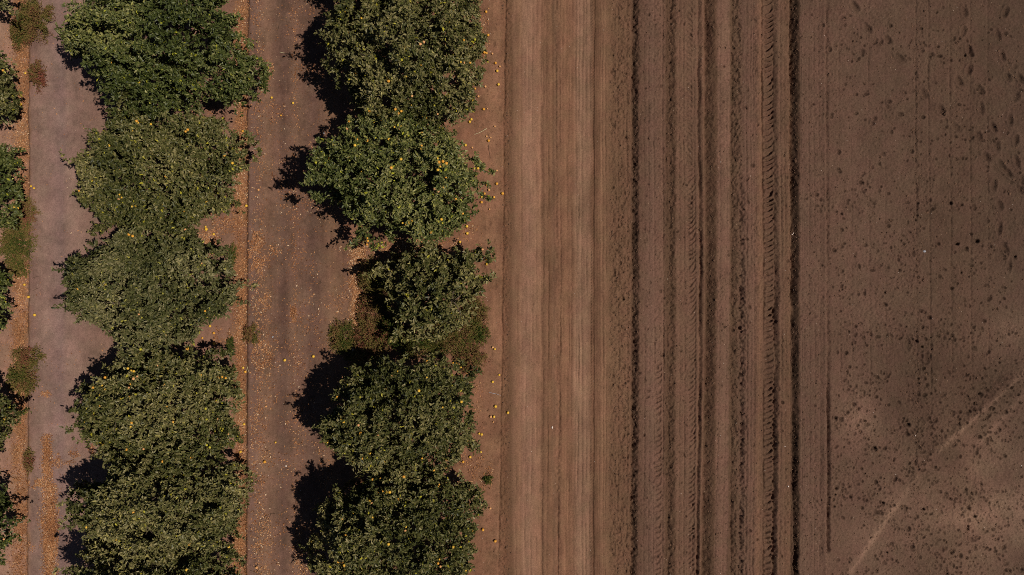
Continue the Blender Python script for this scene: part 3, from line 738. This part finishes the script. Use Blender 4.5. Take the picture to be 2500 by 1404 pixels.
weed('weed', 'brown green weed leaning out over the lane in the lower left', 62, 872, 38, 27, 0.3, 0.45, 407, group=GW)
weed('weed', 'ochre weed clump touching the underside of the weed that leans over the lane', 50, 925, 38, 38, 0.35, 0.48, 408, group=GW)
weed('weed', 'small reddish weed at the furrow edge near the start of the long leaf pile', 66, 1128, 14, 30, 0.25, 0.7, 409, group=GW)
weed('weed', 'bright green seedling weed near the bottom left tree', 12, 1232, 16, 18, 0.2, 0.05, 410)
weed('weed', 'shaded olive weed under the lower left edge of the greenest tree', 296, 288, 18, 20, 0.3, 0.3, 411)
weed('weed', 'small dark brown weed on the leaf furrow between lane and middle row', 612, 815, 18, 24, 0.2, 0.6, 412)
weed('weed', 'thin green strip weed right of the round middle row tree', 566, 622, 9, 26, 0.15, 0.1, 413)
weed('weed', 'tiny green weed at the bare soil right of the round tree above the fourth tree', 562, 845, 8, 24, 0.12, 0.08, 414)
weed('weed', 'olive weed at upper left of the small young tree', 902, 674, 26, 44, 0.55, 0.4, 421, group=GX)
weed('weed', 'dark red brown weed left of the small young tree in its shadow', 902, 765, 30, 52, 0.5, 0.62, 422, group=GX)
weed('weed', 'sprawling green weed reaching left over the pale litter furrow', 836, 824, 32, 48, 0.3, 0.4, 423, group=GX)
weed('weed', 'rusty red weed below left of the small young tree', 905, 826, 44, 42, 0.5, 0.68, 424, group=GX)
weed('weed', 'mixed brown weed at the head of the fourth road side tree', 890, 872, 42, 24, 0.4, 0.55, 425, group=GX)
weed('weed', 'tall green weed below the small young tree', 1005, 838, 50, 32, 0.7, 0.2, 426, group=GX)
weed('weed', 'ochre weed at lower right of the small young tree', 1112, 812, 56, 48, 0.75, 0.4, 427, group=GX)
weed('weed', 'reddish weed at the road side of the small young tree', 1162, 765, 34, 46, 0.5, 0.55, 428, group=GX)
weed('weed', 'dark green weed touching the bare soil at the right of the weed patch', 1175, 815, 18, 24, 0.35, 0.2, 429, group=GX)
weed('weed', 'rusty ochre weed above right of the fourth road side tree', 1148, 872, 36, 44, 0.4, 0.62, 430, group=GX)
weed('grass_tuft', 'long bladed grass tuft left of the small young tree', 935, 718, 30, 28, 0.3, 0.25, 431, n=120, grass=True)
weed('grass_tuft', 'long bladed grass tuft below left of the small young tree', 950, 810, 30, 30, 0.35, 0.22, 432, n=140, grass=True)
weed('grass_tuft', 'grass tuft between the ochre weed and the tall green weed', 1068, 838, 26, 24, 0.3, 0.2, 433, n=110, grass=True)
weed('weed', 'small green weed at the road side edge of the lowest tree', 1192, 1172, 12, 12, 0.15, 0.1, 434)

# ---------------------------------------------------------------- leaf litter
def litter(name, label, regions, seed, lo=0.02, hi=0.046, tone=0.55):
    """regions: list of (n, fn(rs, n) -> u, v, keep-probability)"""
    rs = RS(seed)
    Pu, Pv = [], []
    for n, fn in regions:
        a, b, k = fn(rs, int(n * (1.55 if hi > 0.03 else 1)))
        m = rs.rand(len(a)) < k
        Pu.append(a[m]); Pv.append(b[m])
    Pu = np.concatenate(Pu); Pv = np.concatenate(Pv); n = len(Pu)
    z = gz(Pu, Pv) + rs.uniform(0.003, 0.02, n)
    P = np.stack([(Pu - 1250) / 100, (702 - Pv) / 100, z], 1)
    a = rs.uniform(0, 2 * np.pi, n)
    D = np.stack([np.cos(a), np.sin(a), rs.normal(0.08, 0.32, n)], 1)
    fn_ = unit(np.array([0, 0, 1.0]) + rs.normal(0, 0.45, (n, 3)))
    Ln = rs.uniform(lo, hi, n); Wd = Ln * rs.uniform(0.25, 0.5, n)
    var = np.clip(rs.normal(tone - 0.03, 0.2, n) + (vn(Pu / 40, Pv / 60, 2) - 0.5) * 0.3, 0, 1)
    V, F, A = leaf_mesh(P, D, fn_, Ln, Wd, var, 0.35)
    V[:, 2] = np.maximum(V[:, 2], np.repeat(z, 6) - 0.006)
    return tag(link(name, mesh_np(name, V, F, M_LITTER, False, {'var': A})), label, None, None, 'stuff')
def lnp(a, b, c, v):
    t = v / 702.0
    return np.where(t < 1, a + (b - a) * t, b + (c - b) * (t - 1))
def strip(a, b, c, half, vlo=-30, vhi=1430, mod=0.35):
    def fn(rs, n):
        vv = rs.uniform(vlo, vhi, n); x = rs.normal(0, 0.5, n)
        ed = half * (0.75 + 0.5 * vn(vv / 45, vv * 0, 3))
        uu = lnp(a, b, c, vv) + np.clip(x, -1.25, np.where(rs.rand(n) < 0.25, 2.2, 0.85)) * ed
        return uu, vv, np.clip(0.6 + mod * 2 * (vn(vv / 90, vv * 0 + 4, 5) - 0.2), 0, 1)
    return fn
def blob(cu, cv, ru, rv):
    def fn(rs, n):
        a = rs.uniform(0, 2 * np.pi, n); r = np.sqrt(rs.rand(n))
        uu = cu + np.cos(a) * r * ru; vv = cv + np.sin(a) * r * rv
        return uu, vv, np.clip((1.15 - r) * 2, 0, 1) * sst(0.3, 0.55, vn(uu / 12, vv / 12, 1))
    return fn
def area(u0, u1, v0, v1, sc_=30.0, th=0.4):
    def fn(rs, n):
        uu = rs.uniform(u0, u1, n); vv = rs.uniform(v0, v1, n)
        return uu, vv, sst(th, th + 0.35, vn(uu / sc_, vv / (sc_ * 1.4), 2) * 0.6 + vn(uu / 9, vv / 9, 6) * 0.4) + 0.05
    return fn
litter('leaf_litter', 'dry tan leaves filling the furrow at the left edge', [(8200, strip(52, 50, 47, 19)), (2600, area(-60, 60, -30, 1430, 26, 0.3)), (900, strip(30, 30, 28, 20))], 501)
litter('leaf_litter', 'dry tan leaves filling the furrow right of the middle row of trees', [(9000, strip(591, 587, 584, 16)), (1000, blob(545, 525, 45, 50)), (900, blob(505, 590, 35, 38)), (260, blob(500, 290, 55, 22)),
       (300, blob(540, 820, 35, 25)), (350, blob(370, 845, 110, 14)), (500, blob(575, 1370, 25, 60)), (400, blob(580, 1300, 22, 40)), (1200, area(250, 600, -20, 1420, 40, 0.35)), (500, strip(592, 590, 590, 18, 1000, 1430))], 502)
litter('leaf_litter', 'pale dry leaves in the furrow left of the small young tree', [(4200, strip(878, 874, 866, 17, 585, 900, 0.2)), (900, strip(886, 880, 884, 14, -20, 1430)), (1600, blob(1010, 604, 130, 24)), (1300, area(900, 1180, -20, 1420, 30, 0.35)),
       (700, blob(1150, 1160, 60, 60)), (350, blob(1175, 80, 22, 70)), (260, blob(1150, 970, 30, 60)), (250, blob(1130, 560, 40, 30))], 503, tone=0.62)
litter('leaf_litter', 'long pile of fallen tan leaves lying on the grey lane', [(4600, strip(112, 112, 118, 17, 1060, 1430, 0.5)), (2600, strip(124, 124, 130, 16, 1180, 1430, 0.5)), (420, blob(168, 1115, 30, 18)), (250, blob(148, 1128, 25, 16)), (160, blob(112, 962, 16, 9)), (130, blob(228, 1095, 14, 16)),
       (420, blob(85, 1180, 26, 14)), (200, blob(255, 1110, 30, 14)), (60, blob(78, 1330, 10, 20)), (260, area(84, 250, 880, 1404, 20, 0.45))], 504)
litter('leaf_litter', 'sparse leaf scraps strewn over the brown lane between the tree rows',
       [(9500, area(612, 860, -30, 1430, 34, 0.42)), (900, blob(628, 615, 22, 55)), (350, blob(714, 768, 12, 22)), (420, blob(640, 870, 28, 40)), (110, blob(665, 620, 18, 22)), (900, blob(745, 1340, 32, 70)),
        (300, blob(650, 175, 20, 30)), (160, blob(650, 740, 14, 30)), (1000, strip(630, 632, 630, 16)), (380, strip(720, 722, 720, 8)), (1500, area(612, 660, 560, 1430, 25, 0.35)),
        (700, area(84, 300, -30, 880, 16, 0.5))], 505, 0.018, 0.055, 0.6)
litter('leaf_litter', 'fine brown leaf crumbs and stalks worked into the brown lane', [(14000, area(606, 862, -30, 1430, 60, 0.3)), (2200, area(1170, 1236, -30, 1430, 30, 0.4))], 506, 0.008, 0.026, 0.42)

# ---------------------------------------------------------------- clods and pebbles
OCT = np.array([(1, 0, 0), (0, 1, 0), (-1, 0, 0), (0, -1, 0), (0, 0, 1), (0, 0, -0.6)], float)
OF = np.array([(0, 1, 4), (1, 2, 4), (2, 3, 4), (3, 0, 4), (1, 0, 5), (2, 1, 5), (3, 2, 5), (0, 3, 5)])
def lumps(name, label, pu, pv, r, mat, seed, var=None):
    rs = RS(seed); n = len(pu)
    Vb = OCT[None] * (0.7 + 0.6 * rs.rand(n, 6, 1)) * np.stack([r * rs.uniform(0.8, 1.3, n), r * rs.uniform(0.8, 1.3, n), r * rs.uniform(0.5, 0.9, n)], 1)[:, None]
    a = rs.uniform(0, np.pi, n); ca, sa = np.cos(a)[:, None], np.sin(a)[:, None]
    X = Vb[..., 0] * ca - Vb[..., 1] * sa; Y = Vb[..., 0] * sa + Vb[..., 1] * ca
    V = np.stack([X + ((pu - 1250) / 100)[:, None], Y + ((702 - pv) / 100)[:, None], Vb[..., 2] + (gz(pu, pv) + r * 0.2)[:, None]], -1).reshape(-1, 3)
    F = (OF[None] + np.arange(n)[:, None, None] * 6).reshape(-1, 3)
    at = {'var': np.repeat(var if var is not None else rs.rand(n), 6)}
    return tag(link(name, mesh_np(name, V, F, mat, False, at)), label, None, None, 'stuff')
rs = RS(77)
pu = np.concatenate([rs.uniform(1486, 1545, 2200), rs.normal(1636, 9, 1300), rs.normal(1738, 9, 1000), rs.normal(1798, 11, 1300), rs.normal(1551, 6, 900), rs.normal(1944, 7, 900), rs.uniform(1560, 2000, 2600),
                     rs.uniform(1960, 2540, 9000), rs.normal(2237, 9, 800), rs.normal(1238, 6, 700)])
pv = rs.uniform(-30, 1430, len(pu))
lumps('soil_clods', 'small earth crumbs scattered over the ploughed field', pu, pv, rs.uniform(0.004, 0.016, len(pu)) * (1 + (rs.rand(len(pu)) < 0.06) * 0.9), M_CLOD, 78)
pu = np.concatenate([rs.uniform(1250, 2520, 900), rs.uniform(80, 230, 120), rs.uniform(620, 860, 330), rs.uniform(1170, 1240, 120), rs.normal(874, 9, 260)])
pv = rs.uniform(-20, 1420, len(pu)); pv[-260:] = rs.uniform(690, 880, 260)
lumps('pebbles', 'tiny pale pebbles sprinkled over soil, road and lane', pu, pv, rs.uniform(0.004, 0.010, len(pu)), M_PEB, 79, rs.beta(2, 1.6, len(pu)))

# ---------------------------------------------------------------- stones
def stone(name, label, cu, cv, sx, sy, sz, mat, seed, rot=0.0, shape=None, cat='stone', group=None):
    rs = RS(seed); me = bpy.data.meshes.new(name)
    ring = shape or [(math.cos(a) * rs.uniform(0.75, 1.1), math.sin(a) * rs.uniform(0.75, 1.1)) for a in np.linspace(0, 2 * math.pi, 7, endpoint=False)]
    k = len(ring); Vl = [(x * sx, y * sy, 0.0) for x, y in ring] + [(x * sx * 0.93, y * sy * 0.93, sz * 0.6) for x, y in ring] + [(x * sx * 0.55, y * sy * 0.55, sz * rs.uniform(0.9, 1.05)) for x, y in ring]
    F = [tuple(range(k))[::-1]] + [(i, (i + 1) % k, k + (i + 1) % k, k + i) for i in range(k)] + [(k + i, k + (i + 1) % k, 2 * k + (i + 1) % k, 2 * k + i) for i in range(k)] + [tuple(range(2 * k, 3 * k))]
    me.from_pydata(Vl, [], F); me.materials.append(mat)
    x, y = W(cu, cv)
    o = link(name, me, None, (x, y, float(gz(cu, cv)) - 0.006)); o.rotation_euler.z = rot
    return tag(o, label, cat, group)
stone('stone', 'white three cornered stone lying alone on the dirt road', 1348, 1044, 0.026, 0.036, 0.03, M_STONE, 1, 0, [(-0.8, 0.25), (0.1, 0.95), (0.8, 0.8), (0.7, -0.2), (0.15, -1.1)])
stone('stone', 'long pale stone at the foot of the litter furrow left of the weed patch', 862, 858, 0.05, 0.10, 0.04, M_STONE, 2, 0.1)
stone('stone', 'small white stone beside the deep dark rut, upper of two touching', 1939, 569, 0.020, 0.017, 0.03, M_STONE, 3)
stone('stone', 'small white stone beside the deep dark rut, lower of two touching', 1936, 572, 0.016, 0.018, 0.025, M_STONE, 4)
stone('stone', 'flat grey stone lying alone in the middle of the footprinted field', 2256, 614, 0.05, 0.03, 0.025, M_GREY, 5)
stone('stone', 'white chip in the dirt at the far right edge of the field', 2493, 1137, 0.018, 0.015, 0.02, M_STONE, 6)
stone('stone', 'pale chip on the lower field left of the diagonal wheel marks', 2234, 1063, 0.016, 0.018, 0.018, M_STONE, 7)
stone('stone', 'white chip between the two long ruts in the lower field', 1916, 1090, 0.015, 0.018, 0.02, M_STONE, 8)
stone('stone', 'pale chip just below the other one between the long ruts near the bottom', 1924, 1187, 0.022, 0.024, 0.02, M_STONE, 9)
stone('stone', 'light grey stone on the brown lane left of the weed patch', 665, 823, 0.035, 0.022, 0.02, M_GREY, 10, 0.6)
stone('stone', 'light grey stone beside the shadow of the second road side tree', 790, 325, 0.028, 0.024, 0.025, M_GREY, 11)
stone('stone', 'pale stone on the brown lane near the fourth road side tree', 698, 1138, 0.022, 0.024, 0.02, M_STONE, 12)
stone('stone', 'round clod coloured stone on the crumbly strip beside the road', 1519, 797, 0.03, 0.03, 0.03, M_CLOD, 13)
stone('stone', 'dark round clod lower down the crumbly strip beside the road', 1527, 1118, 0.028, 0.026, 0.03, M_CLOD, 14)
stone('stone', 'clod beside the first dark furrow of the field, upper part', 1559, 292, 0.03, 0.03, 0.03, M_CLOD, 15)

# ---------------------------------------------------------------- twigs
def twig(name, label, pts, r, mat, cat='twig', fork=()):
    g = []
    for path in [pts] + list(fork):
        q = []
        for k, (a, b) in enumerate(path):
            x, y = W(a, b); q.append((x, y, float(gz(a, b)) + r + 0.012 * (k % 2)))
        g.append((np.array(q), np.linspace(r, r * 0.45, len(q))))
    o0 = g[0][0][0].copy()
    V, F = tube_mesh([(p - o0, rr) for p, rr in g], 6)
    return tag(link(name, mesh_np(name, V, F, mat, False), None, tuple(o0)), label, cat)
twig('cane', 'straight pale cane lying on bare soil right of the road side row', [(1188, 314), (1180, 319), (1171, 324), (1158, 329)], 0.009, M_CANE, 'cane')
twig('twig', 'thin grey stick lying across the edge of the dirt road', [(1194, 958), (1204, 960), (1213, 962), (1223, 966)], 0.006, M_GREY)
twig('twig', 'dark curved twig hanging down on the bare soil beside the second road side tree', [(1193, 354), (1194, 365), (1195, 374), (1198, 386)], 0.005, M_TWIG)
twig('twig', 'forked dark twig low on the brown lane', [(638, 1270), (650, 1258), (662, 1254), (672, 1254)], 0.006, M_TWIG, fork=[[(662, 1254), (656, 1266), (650, 1280)], [(655, 1256), (648, 1272)]])
twig('twig', 'bunch of dead twigs on the brown lane beside the litter furrow', [(622, 570), (632, 575), (642, 580)], 0.006, M_TWIG, fork=[[(626, 582), (636, 574), (644, 570)], [(620, 590), (630, 580), (636, 566)]])
twig('twig', 'brown twig knot on the brown lane left of the small young tree', [(768, 688), (778, 692), (790, 688)], 0.006, M_TWIG, fork=[[(774, 698), (782, 690), (785, 682)], [(778, 684), (784, 694)]])
twig('twig', 'short pale stick on the brown lane near its top', [(683, 127), (690, 129), (697, 130)], 0.007, M_CANE)
twig('twig', 'curved dark twig near the top of the brown lane', [(681, 60), (680, 70), (675, 80), (668, 88)], 0.006, M_TWIG)
twig('twig', 'pale forked stick at the litter furrow beside the fourth middle row tree', [(601, 893), (606, 902), (610, 912)], 0.006, M_CANE, fork=[[(604, 896), (600, 906)]])
twig('twig', 'bare dark twig at the bottom of the brown lane', [(612, 1392), (625, 1398), (640, 1401)], 0.008, M_TWIG, fork=[[(625, 1398), (632, 1390)]])
twig('twig', 'reddish dead twig on the grey lane beside the leftmost furrow', [(78, 680), (88, 676), (100, 674)], 0.005, M_TWIG, fork=[[(80, 710), (90, 705), (98, 702)]])
twig('twig', 'small curled twig on the dark rut side of the crumbly strip', [(1495, 565), (1494, 575), (1491, 586)], 0.006, M_TWIG)

# ---------------------------------------------------------------- fallen oranges
# (u, v, colour 0 orange 1 yellow 2 pale, scale)
FALL = {
 'right of topmost whole road side tree': [(1187, 30, 0, .95), (1193, 21, 2, .5), (1177, 71, 2, .9), (1192, 87, 0, .95), (1183, 129, 0, 1.1), (1188, 131, 0, .8), (1202, 132, 2, .8), (1210, 155, 0, .9), (1220, 163, 2, .8),
      (1214, 174, 1, 1), (1165, 188, 1, .8), (1217, 207, 1, 1), (1185, 212, 2, .9), (1160, 217, 0, .8), (1168, 236, 2, .9), (1181, 267, 0, 1), (1190, 266, 2, .5)],
 'right of gap between two upper road side trees': [(1147, 298, 1, 1), (1151, 292, 1, .9), (1208, 309, 2, .7), (1188, 333, 2, .8), (1193, 344, 0, .95), (1198, 336, 2, .6), (1137, 355, 1, 1), (1153, 361, 2, .8)],
 'right of second road side tree': [(1213, 417, 2, .8), (1189, 451, 0, 1), (1213, 449, 0, 1), (1194, 464, 2, .95), (1183, 473, 0, .9), (1227, 473, 0, 1.1), (1206, 482, 0, .95), (1176, 481, 1, .9), (1176, 494, 0, .95),
      (1195, 511, 2, .7), (1130, 522, 1, .9), (1142, 531, 1, .9), (1140, 553, 1, 1.05), (1141, 570, 1, 1.05), (1123, 591, 1, 1)],
 'above right of small young tree': [(1178, 609, 2, .9), (1189, 632, 0, 1.15), (1189, 645, 1, 1.1)],
 'on soil below right of weed patch': [(1203, 848, 2, .9), (1208, 852, 1, .8), (1219, 915, 1, .8), (1140, 909, 1, .9), (1151, 914, 0, .9), (1153, 921, 0, .8)],
 'at road edge right of fourth road side tree': [(1203, 932, 1, .95), (1210, 992, 1, 1.1), (1240, 1007, 1, 1), (1198, 1017, 2, 1), (1206, 1017, 1, 1), (1204, 1030, 2, .6), (1170, 1058, 1, .8), (1176, 1060, 1, 1.0), (1174, 1103, 1, .8)],
 'between the two lowest road side trees': [(1092, 1121, 1, .9), (1107, 1117, 1, .8), (1131, 1127, 0, .9), (1148, 1115, 1, .95)],
 'on soil right of lowest road side tree': [(1197, 1240, 2, .9), (1179, 1292, 0, 1.1), (1209, 1320, 0, 1.1)],
 'on brown lane between tree rows': [(664, 239, 1, .9), (716, 252, 1, .9), (686, 282, 0, .7), (632, 464, 2, .9), (766, 870, 1, 1.05), (696, 879, 1, 1.1), (650, 992, 2, .8), (673, 1080, 1, .7), (647, 1127, 0, 1.1), (628, 1384, 2, 1.1), (769, 1390, 0, .9), (660, 600, 2, .6)],
 'on leaf furrow right of middle row': [(592, 320, 0, .9), (600, 502, 1, 1.05), (616, 804, 1, 1), (593, 898, 1, .9), (598, 908, 0, 1), (595, 1036, 1, .95), (587, 1103, 1, 1.0)],
 'in gap between top and second middle row trees': [(508, 290, 0, 1), (462, 312, 1, .8), (471, 308, 2, .8)],
 'between second and third middle row trees': [(536, 517, 1, 1.05), (505, 560, 1, 1.2), (503, 554, 1, .8), (523, 572, 1, .9)],
 'between third and fourth middle row trees': [(514, 796, 1, .95), (523, 813, 0, .9), (524, 839, 1, 1), (495, 825, 0, .8)],
 'along leaf furrow at left frame edge': [(60, 178, 1, .8), (51, 255, 1, 1), (78, 455, 1, .8), (85, 460, 1, .8), (59, 695, 1, .9), (70, 725, 1, 1), (87, 769, 1, 1.1)],
}
ORD = ['first', 'second', 'third', 'fourth', 'fifth', 'sixth', 'seventh', 'eighth', 'ninth', 'tenth', 'eleventh', 'twelfth', 'thirteenth', 'fourteenth', 'fifteenth', 'sixteenth', 'seventeenth']
CN = ['orange', 'yellow', 'pale']
for place, lst in FALL.items():
    lst = sorted(lst, key=lambda q: q[1])
    for k, (a, b, ci, s) in enumerate(lst):
        x, y = W(a, b)
        r = 0.040 * s
        o = link('fallen_orange', OR_ME[ci], None, (x, y, float(gz(a, b)) + r * 0.85))
        s *= 0.87; o.scale = (s, s, s * 0.95); o.rotation_euler = (R_.uniform(-1.2, 1.2), R_.uniform(-1.2, 1.2), R_.uniform(0, 6))
        size = 'large' if s > 1.02 else ('tiny' if s < 0.72 else 'fallen')
        lead = '%s %s fruit' % (size, CN[ci]) if ci else '%s ripe orange' % size
        wh = '' if len(lst) == 1 else (', topmost there' if k == 0 else (', lowest there' if k == len(lst) - 1 else ', %s from top' % ORD[k]))
        tag(o, '%s %s%s' % (lead, place, wh), 'orange', 'oranges fallen on the ground')
